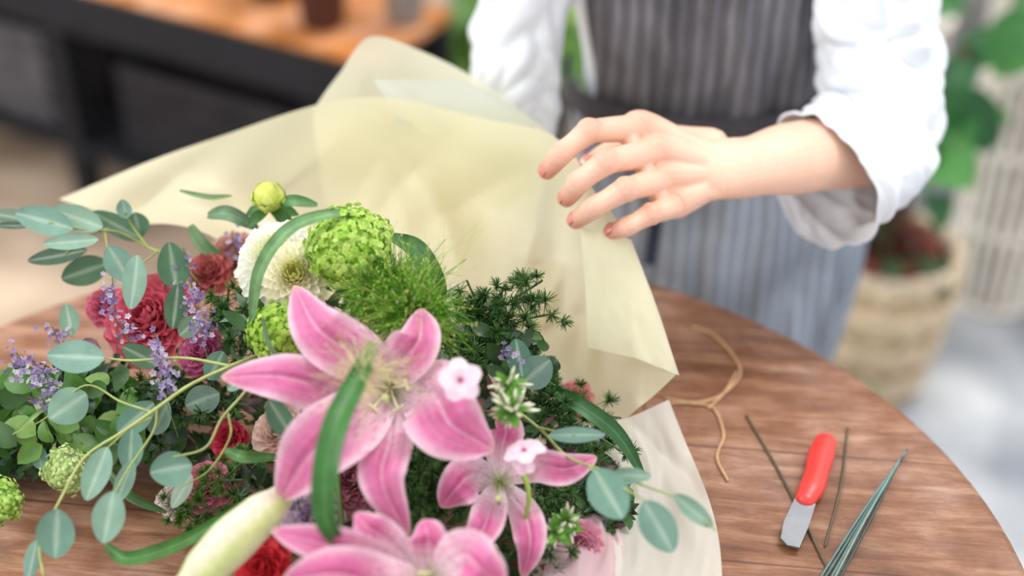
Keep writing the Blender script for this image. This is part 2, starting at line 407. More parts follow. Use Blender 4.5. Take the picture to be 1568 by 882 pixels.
viburnum((735,862,1.10),.018,(120,170,60),(170,200,90),300,.4)
# green bud
g=Geo(); c=D(411,302,1.24); ell(g,c,(.0135,.0135,.0135),lin((210,220,100)))
for i in range(16):
    a=i*2.4; z=.9-i*.1; b=c+V((0,0,-.014)); q=math.sqrt(max(0,1-z*z)); d=V((q*math.cos(a),q*math.sin(a),z))
    ribbon(g,[b,c+V((math.cos(a),math.sin(a),0))*.0145,c+d*.0155],lambda t:.006*math.sin(math.pi*min(.95,t*.85+.1)),vary(mix(lin((222,228,125)),lin((175,198,70)),R()),.05),n=d,cup=-.3,nu=4,nv=6)
for a in (-.6,.4,1.5,2.7,3.9):
    b=c-V((0,0,.013)); ribbon(g,[b,b+V((math.cos(a)*.014,math.sin(a)*.01,-.003)),b+V((math.cos(a)*.026,math.sin(a)*.018,-.010))],lambda t:.005*math.sin(math.pi*t)+.0004,lin((70,120,55)))
tube(g,[c-V((0,0,.012)),D(430,345,1.26),D(450,400,1.28)],.0017,lin((110,150,70)))
g.build('dahlia_bud',M_leaf,bq)

# grass plume (panicum)
g=Geo()
def strand(g,a,b,w,col,seedc=None,bend=.15):
    m=(a+b)/2+rv()*(b-a).length*bend*.5+V((0,0,.15))*(b-a).length*bend; T=(b-a).normalized(); S=T.cross(FW).normalized()*w
    vs=[a-S,a+S,m-S*.8,m+S*.8,b-S*.5,b+S*.5]; g.add(vs,[(0,1,3,2),(2,3,5,4)],[col]*6)
    if seedc:
        s=U(.0005,.0008); g.add([b+RT*s,b+UP*s*1.6,b-RT*s,b-UP*s*1.6,b-FW*s],[(0,1,4),(1,2,4),(2,3,4),(3,0,4)],[seedc]*5)
    return m
for (uvd,n,l0,l1,cone) in [((632,478,1.13),800,.015,.066,None),((565,450,1.13),330,.012,.044,None),((605,430,1.14),260,.012,.040,None),((555,570,1.05),80,.02,.06,1)]:
    c=D(*uvd)
    for i in range(n):
        d=rv(); d=(d-FW*.25+rv()*.3); d.normalize()
        col=vary(mix(lin((40,98,22)),lin((128,182,58)),R()),.2)
        if cone: col=vary(lin((215,205,160)),.1)
        e=c+d*U(l0,l1)*U(.6,1.05); m=strand(g,c+d*.003,e,.00042,col,lin((190,215,110)) if R()<.3 else None,bend=.3)
        for k in range(2):
            strand(g,m,m+(d+rv()*.9).normalized()*U(.008,.018),.00026,col,lin((190,210,110)) if R()<.15 else None)
g.build('grass_plume',M_soft,bq,smooth=False)
g=Geo()
for i in range(140):
    c=D(620,480,1.13); e=D(U(450,740),U(335,600),U(1.05,1.14)); strand(g,c,e,.00018,lin((180,200,100)),lin((225,220,165)),bend=.4)
g.build('grass_spray',M_soft,bq,smooth=False)

# asparagus fern
def tuft(g,c,r,n,c1,c2,up=None):
    for i in range(n):
        d=rv()
        if up: d=(d+up*.6).normalized()
        S=d.cross(rv()).normalized()*.00055; col=mix(c1,c2,R()); e=c+d*r*U(.6,1)
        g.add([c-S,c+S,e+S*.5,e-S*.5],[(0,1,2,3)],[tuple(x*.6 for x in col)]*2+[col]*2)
def fern(b,tips,nt=16,r=.011,c1=(38,80,38),c2=(105,150,75),n=46):
    g=Geo(); B=D(*b)
    for t in tips:
        T=D(*t); M=(B+T)/2+rv()*.01; P=[B,M,T]; tube(g,P,.001,lin((70,100,50)),5,8)
        for k in range(nt):
            q=.2+.8*k/nt; p=cat(P,q); s=rv()*(.020*(1.1-q*.5)); 
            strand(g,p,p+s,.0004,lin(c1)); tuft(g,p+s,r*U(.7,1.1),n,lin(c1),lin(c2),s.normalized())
    g.build('asparagus_fern',M_leaf,bq,smooth=False)
fern((730,540,1.22),[(715,430,1.20),(770,440,1.19),(830,430,1.18),(848,480,1.19),(800,520,1.18),(700,480,1.19),(760,490,1.18),(740,540,1.16),(700,540,1.15)],18,.012,n=60)
fern((800,600,1.22),[(880,600,1.2),(900,660,1.18),(950,690,1.19),(860,640,1.16),(950,640,1.22),(840,560,1.18)],15,.011,n=60)
fern((650,740,1.15),[(640,690,1.12),(670,700,1.10),(620,740,1.12),(660,780,1.10),(700,740,1.13),(680,720,1.1)],16,.011,n=60)
fern((360,480,1.25),[(350,440,1.22),(370,510,1.2),(390,470,1.18),(350,540,1.18),(400,560,1.16)],10,.010)
fern((830,800,1.16),[(850,770,1.14),(930,700,1.17),(870,760,1.14),(780,850,1.10),(760,800,1.13),(840,850,1.1),(800,780,1.12)],12,.010)
fern((270,780,1.17),[(270,780,1.16),(330,780,1.15),(370,735,1.14),(380,700,1.14)],12,.009,(60,100,40),(110,150,60))
fern((250,600,1.24),[(330,640,1.17),(280,600,1.18),(200,590,1.2),(220,690,1.18),(380,620,1.15)],10,.011,(40,75,35),(80,120,55))

# filler foliage
def tdepth(v):
    a=TH+math.atan((v-441)/F); return .85/math.sin(a)*math.cos(a-TH)
def pw(L,u):
    for (a,b),(c,d) in zip(L,L[1:]):
        if a<=u<=c: return b+(d-b)*(u-a)/(c-a)
    return L[-1][1]
top=[(-80,600),(0,590),(120,520),(300,430),(480,390),(700,470),(830,500),(930,690),(985,800)]
bot=[(-80,760),(0,740),(120,725),(250,705),(330,770),(400,930),(840,930),(985,780)]
def blocked(u,v,d):
    for nm,q,r,*_ in FL:
        if (u-q[0])**2+(v-q[1])**2<(r*1900*1.1)**2 and d<q[2]+.03: return True
    return False
g=Geo(); g2=Geo()
for i in range(2600):
    u=U(-80,960); a=pw(top,u)+15; b=pw(bot,u)-10
    if b<=a: continue
    v=U(a,b); dd=tdepth(v)
    near=1.15 if u>350 else 1.20
    d=min(dd-.04,U(near,1.28))
    if blocked(u,v,d): continue
    c=D(u,v,d); dr=(RT*U(-1,1)+UP*U(-1,1)-FW*U(-.1,.5)).normalized(); L=U(.010,.026)
    col=vary(lin(random.choice([(45,80,38),(60,100,45),(38,66,38),(85,125,60),(52,92,40),(70,95,60),(95,120,105),(110,75,80)])),.2)
    gg=g if R()<.5 else g2; wd=U(.12,.26)
    ribbon(gg,[c-dr*L*.5,c+rv()*.004,c+dr*L*.5],lambda t:L*wd*math.sin(math.pi*t)**.8+.0003,col,n=(NH+rv()*.7).normalized(),nu=2,nv=5)
g.build('foliage',M_leaf,bq); g2.build('foliage_inner',M_leaf,bq)
g=Geo()
for i in range(240):
    u=U(-60,230); v=U(575,705); d=min(tdepth(v)-.04,U(1.18,1.27))
    if blocked(u,v,d): continue
    c=D(u,v,d); dr=(RT*U(-1,1)+UP*U(-.6,1)).normalized(); L=U(.018,.034)
    ribbon(g,[c-dr*L*.5,c+rv()*.004,c+dr*L*.5],lambda t:L*.33*math.sin(math.pi*t)**.7+.0003,vary(lin(random.choice([(80,130,50),(105,150,65),(60,100,45),(130,165,85)])),.15),n=(NH+rv()*.6).normalized(),nu=2,nv=6)
g.build('side_foliage',M_leaf,bq)

# blades
g=Geo()
def blade(pts,w,c,c2=None,tw=0,nn=None,cup=.35):
    c=lin(c); c2=lin(c2) if c2 else tuple(x*1.35 for x in c)
    ribbon(g,[D(*p) for p in pts],lambda t:w*(math.sin(math.pi*(t*.9+.06))**.6),lambda s,t:mix(mix(c2,c,abs(s)*.9),c2,.5+.9*noise.noise(V((s*12,t*2,w*900)))) if abs(s)>.1 else mix(c2,(1,1,.8),.08),n=nn,cup=cup,nu=14,nv=40,twist=tw)
blade([(572,525,1.08),(548,580,1.03),(515,650,1.0),(498,730,.99),(500,800,1.0),(526,840,1.02)],.0095,(50,104,44))
blade([(385,495,1.14),(398,415,1.13),(440,355,1.12),(500,330,1.12),(566,328,1.15)],.0062,(80,125,75),(112,155,100),tw=.4)
blade([(600,362,1.18),(640,385,1.15),(668,440,1.15),(665,480,1.17)],.009,(65,110,55))
blade([(830,590,1.20),(890,622,1.16),(945,665,1.16),(985,728,1.17)],.007,(48,95,50))
blade([(162,835,1.10),(200,855,1.09),(290,825,1.10),(380,765,1.13)],.0058,(60,110,45))
blade([(275,292,1.27),(320,302,1.27),(355,300,1.27)],.0025,(90,120,75))
blade([(318,330,1.26),(350,328,1.25),(395,350,1.26)],.007,(90,120,90))
blade([(425,312,1.24),(450,308,1.24),(486,314,1.25)],.0055,(85,130,80))
blade([(292,345,1.28),(310,375,1.27),(345,400,1.27)],.006,(70,105,60))
blade([(345,690,1.12),(375,700,1.11),(428,700,1.13)],.005,(75,120,60))
blade([(160,715,1.15),(200,760,1.14),(255,785,1.15)],.004,(55,95,40))
blade([(400,480,1.13),(420,540,1.11),(490,585,1.10)],.002,(60,90,50))
blade([(20,665,1.18),(50,640,1.16),(85,610,1.18)],.002,(110,140,80))
g.build('grass_blade',M_leaf,bq)
# water drops on the big blade
# eucalyptus
g=Geo(); gs=Geo()
def rleaf(u,v,d,a,L,w,c=None,tilt=0):
    c0=lin(c or random.choice([(140,176,156),(128,166,150),(150,184,164),(118,158,140)]))
    a=math.radians(a); ax=(RT*math.cos(a)+UP*math.sin(a)-FW*U(-.25,.3)).normalized(); C=D(u,v,d); s=d/F
    hl=L*s/2; hw=w*s/2
    wf=lambda t: hw*(max(0,math.sin(math.pi*(t*.985+.005)))**.58)*(1-.12*t)+.0002
    n=(NH*.4-FW*.7+rv()*(.25+tilt)).normalized()
    ribbon(g,[C-ax*hl,C-n*.001,C+ax*hl],wf,lambda s_,t: mix(c0,(.7,.8,.65),.35) if abs(s_)<.05 else mix(c0,tuple(x*.8 for x in c0),abs(s_)*.5+.3*t),n=n,cup=U(-.12,.3),nu=8,nv=14,groove=.06)
    return C-ax*hl
def stem(pts,r=.0012,c=(150,160,90)):
    tube(gs,[D(*p) for p in pts],lambda t:r*(1.2-.6*t),lin(c),6,30)
UL=[(68,338,1.24,165,92,46),(118,334,1.25,160,80,42),(108,370,1.23,185,84,26),(88,391,1.25,190,94,30,(80,110,88)),(130,415,1.27,200,72,48,(92,128,98)),(190,320,1.26,95,30,26),(180,346,1.27,150,85,34,(105,140,115)),(182,404,1.22,-60,62,46),(205,432,1.19,-100,85,44),(265,408,1.24,100,75,50,(85,125,95)),(18,332,1.27,170,70,26,(110,135,115)),(210,345,1.28,-80,40,40,(92,130,105)),
(20,345,1.26,180,60,12,(80,105,90))]
ML=[(116,546,1.14,178,94,54),(104,622,1.15,215,66,60),(310,612,1.17,200,60,48,(120,150,135)),(430,642,1.08,-60,72,40,(95,140,110)),(245,640,1.17,60,60,40,(130,160,140)),(105,490,1.22,100,50,36,(130,165,140)),(208,640,1.16,40,70,46,(110,150,130)),(60,700,1.19,100,40,26),(330,560,1.17,60,50,40,(100,140,115)),(290,500,1.19,40,44,34,(110,140,110)),(268,470,1.19,80,70,40,(75,110,80)),(215,545,1.18,150,60,36,(95,130,100))]
LL=[(148,725,1.11,-110,86,44),(262,718,1.10,190,64,58),(166,792,1.08,-100,80,52),(86,817,1.08,-95,78,62),(49,858,1.09,-100,62,26),(190,738,1.12,-110,70,30),(200,690,1.14,-90,66,40),(278,752,1.13,-120,60,26,(170,195,175))]
RL=[(883,666,1.10,0,86,26),(932,756,1.06,-60,86,66),(1008,806,1.04,-60,92,58),(1062,782,1.05,-40,82,30),(966,728,1.07,0,62,26),(820,570,1.15,40,60,56,(120,155,140)),(795,548,1.15,100,60,40,(90,130,110)),(360,588,1.13,220,30,20)]
for L in (UL,ML,LL,RL):
    for l in L: rleaf(*l)
stem([(340,470,1.28),(270,400,1.25),(225,378,1.27),(180,355,1.26),(130,352,1.25),(75,340,1.24)])
stem([(225,378,1.27),(205,350,1.27),(190,325,1.26)]); stem([(165,350,1.26),(130,365,1.25),(100,388,1.25)],.0009); stem([(160,350,1.26),(165,380,1.24),(178,395,1.22)],.0009); stem([(240,385,1.26),(222,400,1.23),(205,410,1.2)],.0009)
stem([(405,540,1.17),(350,562,1.15),(290,590,1.13),(240,625,1.12),(190,660,1.12),(130,700,1.12),(95,760,1.10),(62,830,1.09),(66,880,1.08)],.0015,(165,175,105))
stem([(350,560,1.15),(280,548,1.15),(200,552,1.14),(150,546,1.14)],.0012,(165,175,105))
stem([(230,630,1.12),(185,615,1.14),(130,590,1.15),(70,640,1.16),(20,665,1.17)],.0009)
stem([(405,555,1.14),(375,600,1.12),(340,640,1.11),(315,685,1.10),(265,700,1.10)],.0012,(150,165,100))
stem([(350,635,1.11),(352,670,1.11),(320,720,1.11),(278,745,1.12)],.0009); stem([(240,625,1.12),(235,660,1.12),(195,720,1.11),(170,765,1.09)],.001); stem([(230,640,1.12),(200,655,1.12),(160,690,1.12)],.001)
stem([(780,620,1.14),(830,660,1.12),(870,700,1.09),(930,722,1.08),(990,745,1.07),(1040,765,1.06),(1096,812,1.05)],.0012,(150,160,95))
stem([(900,712,1.08),(925,735,1.07),(960,750,1.06),(1000,775,1.05)],.001); stem([(825,655,1.12),(850,660,1.11),(880,666,1.10)],.0009)
stem([(800,720,1.10),(810,760,1.09),(800,820,1.10)],.0022,(140,165,70))
g.build('eucalyptus_leaf',M_euc,bq); gs.build('eucalyptus_stem',M_stem,bq)

# statice / limonium
g=Geo()
def floret(g,p,s,col,k=5,d=None):
    d=d or (rv()-FW*.8).normalized(); x=d.orthogonal().normalized(); y=d.cross(x); a0=U(0,6)
    for i in range(k):
        b=a0+i*2*math.pi/k; e=x*math.cos(b)+y*math.sin(b); f=d.cross(e)
        g.add([p,p+e*s*.6-f*s*.38+d*s*.3,p+e*s+d*s*.35,p+e*s*.6+f*s*.38+d*s*.3],[(0,1,2,3)],[tuple(q*.7 for q in col)]+[col]*3)
for (a,b,n,w) in [((290,430,1.18),(315,530,1.16),110,16),((238,515,1.15),(258,600,1.14),100,13),((172,430,1.2),(165,490,1.2),50,14),((25,545,1.18),(80,600,1.16),110,24),((185,495,1.19),(205,510,1.19),24,14),((80,505,1.22),(95,520,1.22),24,16),((65,610,1.17),(72,630,1.17),20,12),((280,385,1.25),(290,410,1.25),24,14),((770,535,1.15),(785,550,1.15),20,14),((355,360,1.28),(365,390,1.27),30,16),((455,765,1.10),(470,790,1.09),40,22)]:
    for i in range(n):
        t=R(); p=V(a).lerp(V(b),t); q=D(p.x+random.gauss(0,w*.6),p.y+random.gauss(0,8),p.z+U(-.008,.008))
        floret(g,q,U(.0018,.0034),vary(lin(random.choice([(160,140,188),(186,170,208),(140,118,170),(215,205,225)])),.1))
    strand(g,D(a[0],a[1]-5,a[2]),D(b[0]+15,b[1]+70,b[2]+.02),.0006,lin((100,125,75)))
g.build('purple_statice',M_soft,bq,smooth=False)

# phlox
g=Geo()
def phlox(u,v,d,r,nd):
    c=D(u,v,d); nd=V(nd).normalized(); x=nd.orthogonal().normalized(); y=nd.cross(x); a0=U(0,6)
    for i in range(5):
        b=a0+i*1.2566; e=x*math.cos(b)+y*math.sin(b)
        ribbon(g,[c,c+e*r*.5+nd*.0015,c+e*r-nd*.001],lambda t:r*.50*(math.sin(math.pi*min(.93,t*.78+.14))**.8)*(1 if t>.05 else .3),lambda s,t:mix(lin((200,80,140)),lin((250,228,240)),t*4),n=nd,cup=.05,nu=6,nv=8,ruf=.06)
    ell(g,c+nd*.001,(.0012,)*3,lin((190,60,120)),8,5)
phlox(705,582,1.045,.0165,(-.1,-.8,.6)); phlox(803,690,1.07,.0165,(-.2,.15,.95)); phlox(800,702,1.075,.014,(-.6,-.5,.3))
g.build('pink_phlox',M_petal,bq)
g=Geo()
for (u,v,d,n,l) in [(785,628,1.08,26,.021),(778,590,1.09,18,.018),(868,800,1.11,18,.018),(850,815,1.10,8,.014)]:
    c=D(u,v,d)
    for i in range(n):
        dr=(rv()-FW*.4+UP*.25).normalized(); e=c+dr*l*U(.6,1.1)
        tube(g,[c,(c+e)/2,e],lambda t:lerpl([.0006,.0008,.0016,.0016,.0006],t),lambda t,a:mix(lin((110,155,60)),lin((240,240,215)),(t-.35)*2.2),6,8)
    for i in range(10):
        dr=(rv()-FW*.2).normalized(); ribbon(g,[c,c+dr*.008,c+dr*.016],lambda t:.003*math.sin(math.pi*t)+.0003,lin((110,170,65)))
g.build('phlox_bud',M_leaf,bq)
g=Geo()
for i in range(16):
    a=D(U(450,700),U(600,760),1.2); a.z=max(a.z,.79); b=V((U(-.12,-.04),U(.42,.5),U(.775,.81))); tube(g,[a,(a+b)/2,b],.002,vary(lin((90,130,60)),.2),6,8)
g.build('flower_stem',M_stem,bq)

# ---------- person
woman=empty('florist_woman')
SK=lin((240,196,172)); RD=lin((216,128,106))
def fuse(g,name,mat,voxel,it,parent,colf):
    tmp=g.build('tmp',mat); m=tmp.modifiers.new('r','REMESH'); m.mode='VOXEL'; m.voxel_size=voxel; m.use_smooth_shade=True
    s=tmp.modifiers.new('s','SMOOTH'); s.iterations=it; s.factor=.5
    dg=bpy.context.evaluated_depsgraph_get(); me=bpy.data.meshes.new_from_object(tmp.evaluated_get(dg)); bpy.data.objects.remove(tmp)
    for a in list(me.color_attributes): me.color_attributes.remove(a)
    ca=me.color_attributes.new('Col','FLOAT_COLOR','POINT'); buf=[]
    for v in me.vertices:
        c=colf(v.co); buf+=[c[0],c[1],c[2],1]
    ca.data.foreach_set('color',buf); me.polygons.foreach_set('use_smooth',[True]*len(me.polygons))
    me.materials.clear(); me.materials.append(mat); me.name=name
    o=bpy.data.objects.new(name,me); bpy.context.scene.collection.objects.link(o); o.parent=parent; return o
def hand(name,fingers,thumb,palm,arm,nh,nails=True):
    g=Geo(); hot=[]; cre=[]
    FR=[.0132,.0116,.0106,.0120,.0106,.0096,.0102,.0092,.0078]
    prev=None
    for fi,f in enumerate(fingers):
        P0,P1,P2,P3=[D(*p) for p in f]; kf=(1.02,1.04,1.0,.9)[fi]
        pts=[P0,P0.lerp(P1,.45),P0.lerp(P1,.87),P1,P1.lerp(P2,.18),P1.lerp(P2,.62),P2,P2.lerp(P3,.5),P3]
        tube(g,pts,lambda t:lerpl(FR,t)*kf,SK,18,40,n=nh)
        hot+=[(P3,.015,.85),(P1+nh*.008,.010,.5),(P2+nh*.006,.008,.35)]
        cre+=[(P1,(P2-P0).normalized(),.014),(P2,(P3-P1).normalized(),.012)]
        W=D(*palm[0]); tube(g,[P0+(P1-P0)*.3,P0+nh*.003,P0.lerp(W,.5),W],lambda t:lerpl([(.011,.011),(.0135,.0138),(.0135,.0115),(.014,.016)],t),SK,16,16,n=nh)
        hot.append((P0+nh*.013,.013,.38))
        q=P0.lerp(P1,.36)-nh*.003
        if prev is not None: tube(g,[prev,prev.lerp(q,.5),q],.0085,SK,12,8,n=nh)
        prev=q
    T=[D(*p) for p in thumb]; tube(g,T,lambda t:lerpl([.016,.0135,.0115,.0118,.0105,.0085],t),SK,16,24,n=nh); hot.append((T[-1],.014,.7))
    PP=[D(*p) for p in palm]; tube(g,PP,lambda t:lerpl([(.030,.018),(.036,.014),(.037,.013),(.034,.010)],t),SK,28,20,n=nh)
    AP=[D(*p[:3]) for p in arm]; rr=[p[3:] for p in arm]
    tube(g,AP,lambda t:lerpl([tuple(x) for x in rr],t),SK,32,30,n=nh)
    def cf(co):
        k=0
        for (p,r,s) in hot:
            k=max(k,s*math.exp(-((co-p).length/r)**2))
        c=mix(SK,RD,k)
        for (p,ax_,r) in cre:
            dd=co-p
            if dd.length<r and dd.dot(nh)>0:
                x=dd.dot(ax_); c=mix(c,RD,.45*max(0,math.cos(x*2600))**6*math.exp(-(x/.003)**2))
        return c
    fuse(g,name,M_skin,.0012,3,woman,cf)
    g=Geo()
    for f in fingers+[thumb]:
        a,b=D(*f[-2]),D(*f[-1]); T=(b-a).normalized(); S=T.cross(nh).normalized(); N=S.cross(T)
        e=b+T*.0075; st=e-T*.0135
        ribbon(g,[st+N*.0083,(st+e)/2+N*.0090,e+N*.0055],lambda t:.0062*(max(0,math.sin(math.pi*(t*.8+.12)))**.45),lambda s,t:mix(lin((218,138,124)),lin((250,232,222)),(t-.74)*5),n=N,cup=-.38,nu=8,nv=10)
    g.build(name+'_nails',M_nail,woman)
nh=(-FW*.75+UP*.45+RT*-.1).normalized()
hand('left_hand_forearm',[
  [(985,195,1.283),(902,201,1.243),(860,235,1.243),(838,262,1.258)],
  [(1006,232,1.276),(928,248,1.230),(886,279,1.234),(868,304,1.255)],
  [(1018,274,1.274),(958,290,1.229),(909,318,1.233),(882,338,1.252)],
  [(1038,314,1.277),(996,328,1.243),(962,346,1.241),(938,355,1.253)]],
  [(1090,222,1.315),(1010,212,1.322),(950,226,1.312),(900,252,1.294)],
  [(1128,257,1.293),(1075,257,1.294),(1030,254,1.289),(990,252,1.279)],
  [(1095,259,1.292,.031,.021),(1150,255,1.300,.0305,.023),(1225,241,1.335,.037,.031),(1352,220,1.43,.042,.040)],nh)
nh2=(FW*.5-RT*.3+UP*.5).normalized()
hand('right_hand_forearm',[
  [(735,320,1.515),(705,350,1.50),(690,375,1.490),(680,392,1.484)],
  [(750,335,1.52),(722,370,1.505),(708,398,1.492),(700,416,1.486)],
  [(765,348,1.52),(742,382,1.505),(730,408,1.492),(722,424,1.486)],
  [(780,355,1.52),(765,382,1.505),(755,402,1.492),(750,415,1.486)]],
  [(745,275,1.51),(715,280,1.50),(692,290,1.495),(675,305,1.488)],
  [(775,280,1.515),(765,310,1.52),(757,335,1.52)],
  [(776,275,1.515,.028,.02),(785,220,1.51,.032,.026),(800,60,1.47,.038,.036),(805,-60,1.45,.04,.04)],nh2)

def wrinkle(sd,amp=.0035,fr=5):
    def f(t,a,p):
        q=V((math.cos(a)*.8+sd,math.sin(a)*.8,t*fr+math.sin(a+sd)*.9))
        k=noise.noise(q); k2=abs(noise.noise(V((math.cos(a)*1.1+sd,math.sin(a)*1.1,t*fr*1.7+1.4*math.cos(a+sd)))))
        k3=abs(noise.noise(V((math.cos(a)*1.6+sd,math.sin(a)*1.6+3,t*fr*3+2.2*math.cos(a+sd)))))
        return amp*k*1.6+amp*(k2*2.8-.6)+amp*(k3*1.1-.2)
    return f
WS=lin((238,242,248))
def sleeve(name,P,rf,sd,amp=.004,fr=5):
    g=Geo(); tube(g,P,rf,WS,96,140,caps=False,disp=wrinkle(sd,amp,fr)); o=g.build(name,M_cloth,woman)
    m=o.modifiers.new('th','SOLIDIFY'); m.thickness=.002; m.offset=-1
S1=V((.365,1.43,1.24)); S2=V((.045,1.43,1.24))
sleeve('left_sleeve',[S1,D(1346,-60,1.41),D(1346,80,1.43),D(1340,190,1.415),D(1306,248,1.385),D(1256,278,1.358)],lambda t:lerpl([.062,.056,.056,.059,.061,.061,.064],t),1.3,.0062,5.5)
sleeve('right_sleeve',[S2,D(812,-120,1.45),D(800,20,1.46),D(790,150,1.48),D(784,235,1.505)],lambda t:lerpl([.058,.05,.046,.044,.042,.040],t),4.1,.0055,5)
secs=[(.30,.13,.115,.262,1.49),(.55,.145,.12,.26,1.48),(.75,.152,.115,.25,1.475),(.87,.138,.098,.22,1.46),(1.0,.138,.098,.205,1.445),(1.12,.15,.105,.2,1.43),(1.22,.155,.10,.2,1.42),(1.27,.10,.08,.2,1.41)]
def sec(z):
    for a,b in zip(secs,secs[1:]):
        if a[0]<=z<=b[0]:
            f=(z-a[0])/(b[0]-a[0]); f=f*f*(3-2*f); return [a[i]+(b[i]-a[i])*f for i in range(5)]
    return list(secs[-1])
def shell(g,z0,z1,a0,a1,off,col,nz=50,na=90,fold=0,sd=0):
    vs=[];cs=[];fs=[]
    for j in range(nz+1):
        z=z0+(z1-z0)*j/nz; s=sec(z)
        for i in range(na+1):
            a=a0+(a1-a0)*i/na; k=off+fold*(noise.noise(V((a*3.5+sd,z*2.2,sd)))+.5*noise.noise(V((a*9,z*5+a*3,sd+4))))
            vs.append(V((s[3]+(s[1]+k)*math.cos(a),s[4]+(s[2]+k)*math.sin(a),z))); cs.append(col)
    for j in range(nz):
        for i in range(na):
            a=j*(na+1)+i; fs.append((a,a+1,a+na+2,a+na+1))
    g.add(vs,fs,cs)
g=Geo(); shell(g,.80,1.27,0,2*math.pi,0,WS,fold=.006); g.build('shirt_torso',M_cloth,woman)
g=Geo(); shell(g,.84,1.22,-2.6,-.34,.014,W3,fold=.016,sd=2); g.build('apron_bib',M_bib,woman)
g=Geo(); shell(g,.40,.86,-3.4,.26,.014,W3,fold=.026,sd=5,nz=60,na=120); g.build('apron_skirt',M_skirt_lit,woman)
g=Geo(); shell(g,.850,.882,-3.5,.4,.024,lin((78,76,83)),6,80); g.build('apron_tie',M_matte,woman)
g=Geo(); ribbon(g,[V((.165,1.34,.87)),V((.16,1.325,.80)),V((.155,1.33,.70))],lambda t:.007,lin((60,66,82)),n=V((0,-1,0))); g.build('apron_tie_tail',M_matte,woman)
g=Geo(); J=lin((70,80,100))
for sx in (-.075,.075):
    tube(g,[V((.255+sx*.9,1.49,.82)),V((.26+sx*1.1,1.49,.5)),V((.265+sx*1.3,1.50,.1))],lambda t:lerpl([.085,.075,.058,.05,.045],t),J,24,24)
g.build('trousers',M_matte,woman)
for nm,sx in (('left_shoe',.1),('right_shoe',-.1)):
    g=Geo(); ell(g,(.265+sx,1.45,.035),(.045,.12,.035),lin((60,55,55))); g.build(nm,M_matte,woman)
g=Geo(); hc=V((.2,1.33,1.45))
tube(g,[V((.2,1.42,1.22)),V((.2,1.38,1.31)),V((.2,1.35,1.38))],.05,SK,20,8)
ell(g,hc,(.075,.09,.105),SK,28,20); ell(g,hc+V((0,-.03,-.06)),(.052,.055,.055),SK,20,12); tube(g,[hc+V((0,-.088,.01)),hc+V((0,-.105,-.02))],.01,SK)
for s in (-1,1): ell(g,hc+V((s*.076,.005,-.005)),(.01,.018,.028),SK)
for s in ((.30,1.43,1.235),(.10,1.43,1.235)): tube(g,[V((.2,1.42,1.24)),V(s)],.045,SK,16,6)
fuse(g,'neck_head',M_skin,.004,4,woman,lambda c:SK)
g=Geo()
for s in (-1,1): ell(g,hc+V((s*.03,-.078,.012)),(.012,.008,.007),lin((70,50,40)))
ell(g,hc+V((0,-.086,-.055)),(.022,.006,.006),lin((190,95,90))); g.build('eyes_mouth',M_nail,woman)
g=Geo(); ell(g,hc+V((0,.022,.022)),(.086,.092,.105),lin((95,62,42)),28,18); ell(g,hc+V((0,.12,.03)),(.04,.04,.04),lin((95,62,42))); g.build('hair_bun',M_matte,woman)

# ---------- things on the table
T=.7505
kn=empty('florist_knife')
g=Geo(); P=[Z(u,v,T+.009) for u,v in ((1264,676),(1255,705),(1246,740),(1233,766))]
tube(g,P,lambda t:lerpl([(.010,.0075),(.0118,.008),(.0105,.008),(.0108,.008),(.0090,.0065)],t),lin((225,62,56)),20,24,n=V((0,0,1))); g.build('handle',M_plastic,kn)
g=Geo(); a=Z(1233,768,T+.009); b=Z(1207,836,T+.006); ax_=(b-a).normalized(); sd=ax_.cross(V((0,0,1))).normalized(); L=(b-a).length
out=[(0,-.009),(0,.009),(L*.55,.0105),(L*.9,.008),(L,.001),(L*.98,-.009),(L*.5,-.010)]
vs=[a+ax_*x+sd*y+V((0,0,.0009)) for x,y in out]+[a+ax_*x+sd*y-V((0,0,.0009)) for x,y in out]; n=len(out)
g.add(vs,[tuple(range(n)),tuple(range(n,2*n))[::-1]]+[(i,(i+1)%n,(i+1)%n+n,i+n) for i in range(n)],[lin((150,153,158))]*len(vs)); g.build('blade',M_steel,kn,smooth=False)
fw=empty('floral_wire_bundle')
g=Geo()
for k in range(7):
    a=Z(1389-k*2.2,689+k*3,T+.003+.002*(k%2)); b=Z(1254+k*4.2,884+k*2,T+.003+.002*(k%3)); b=b+(b-a)*.3
    tube(g,[a,a.lerp(b,.4)+V((U(-.003,.003),0,0)),b],.0011,vary(lin(random.choice([(80,108,104),(60,85,80),(110,135,130)])),.15),6,14)
g.build('wires',M_stem,fw)
fs_=empty('floral_stem_wire')
g=Geo()
for p in ([(1143,636),(1200,735),(1272,880)],[(1298,655),(1288,740),(1264,835)]):
    tube(g,[Z(u,v,T+.0015) for u,v in p],.0011,lin((92,82,62)),6,20)
g.build('wires',M_stem,fs_)
g=Geo()
for p in ([(1060,500),(1095,515),(1128,552),(1130,580),(1090,612),(1020,618)],[(1020,610),(1060,618),(1092,625),(1108,665),(1098,700),(1114,735)],[(1128,570),(1110,600),(1085,625)]):
    tube(g,[Z(u,v,T+.0015) for u,v in p],.0014,lin((205,165,125)),6,40)
g.build('raffia_string',M_stem)

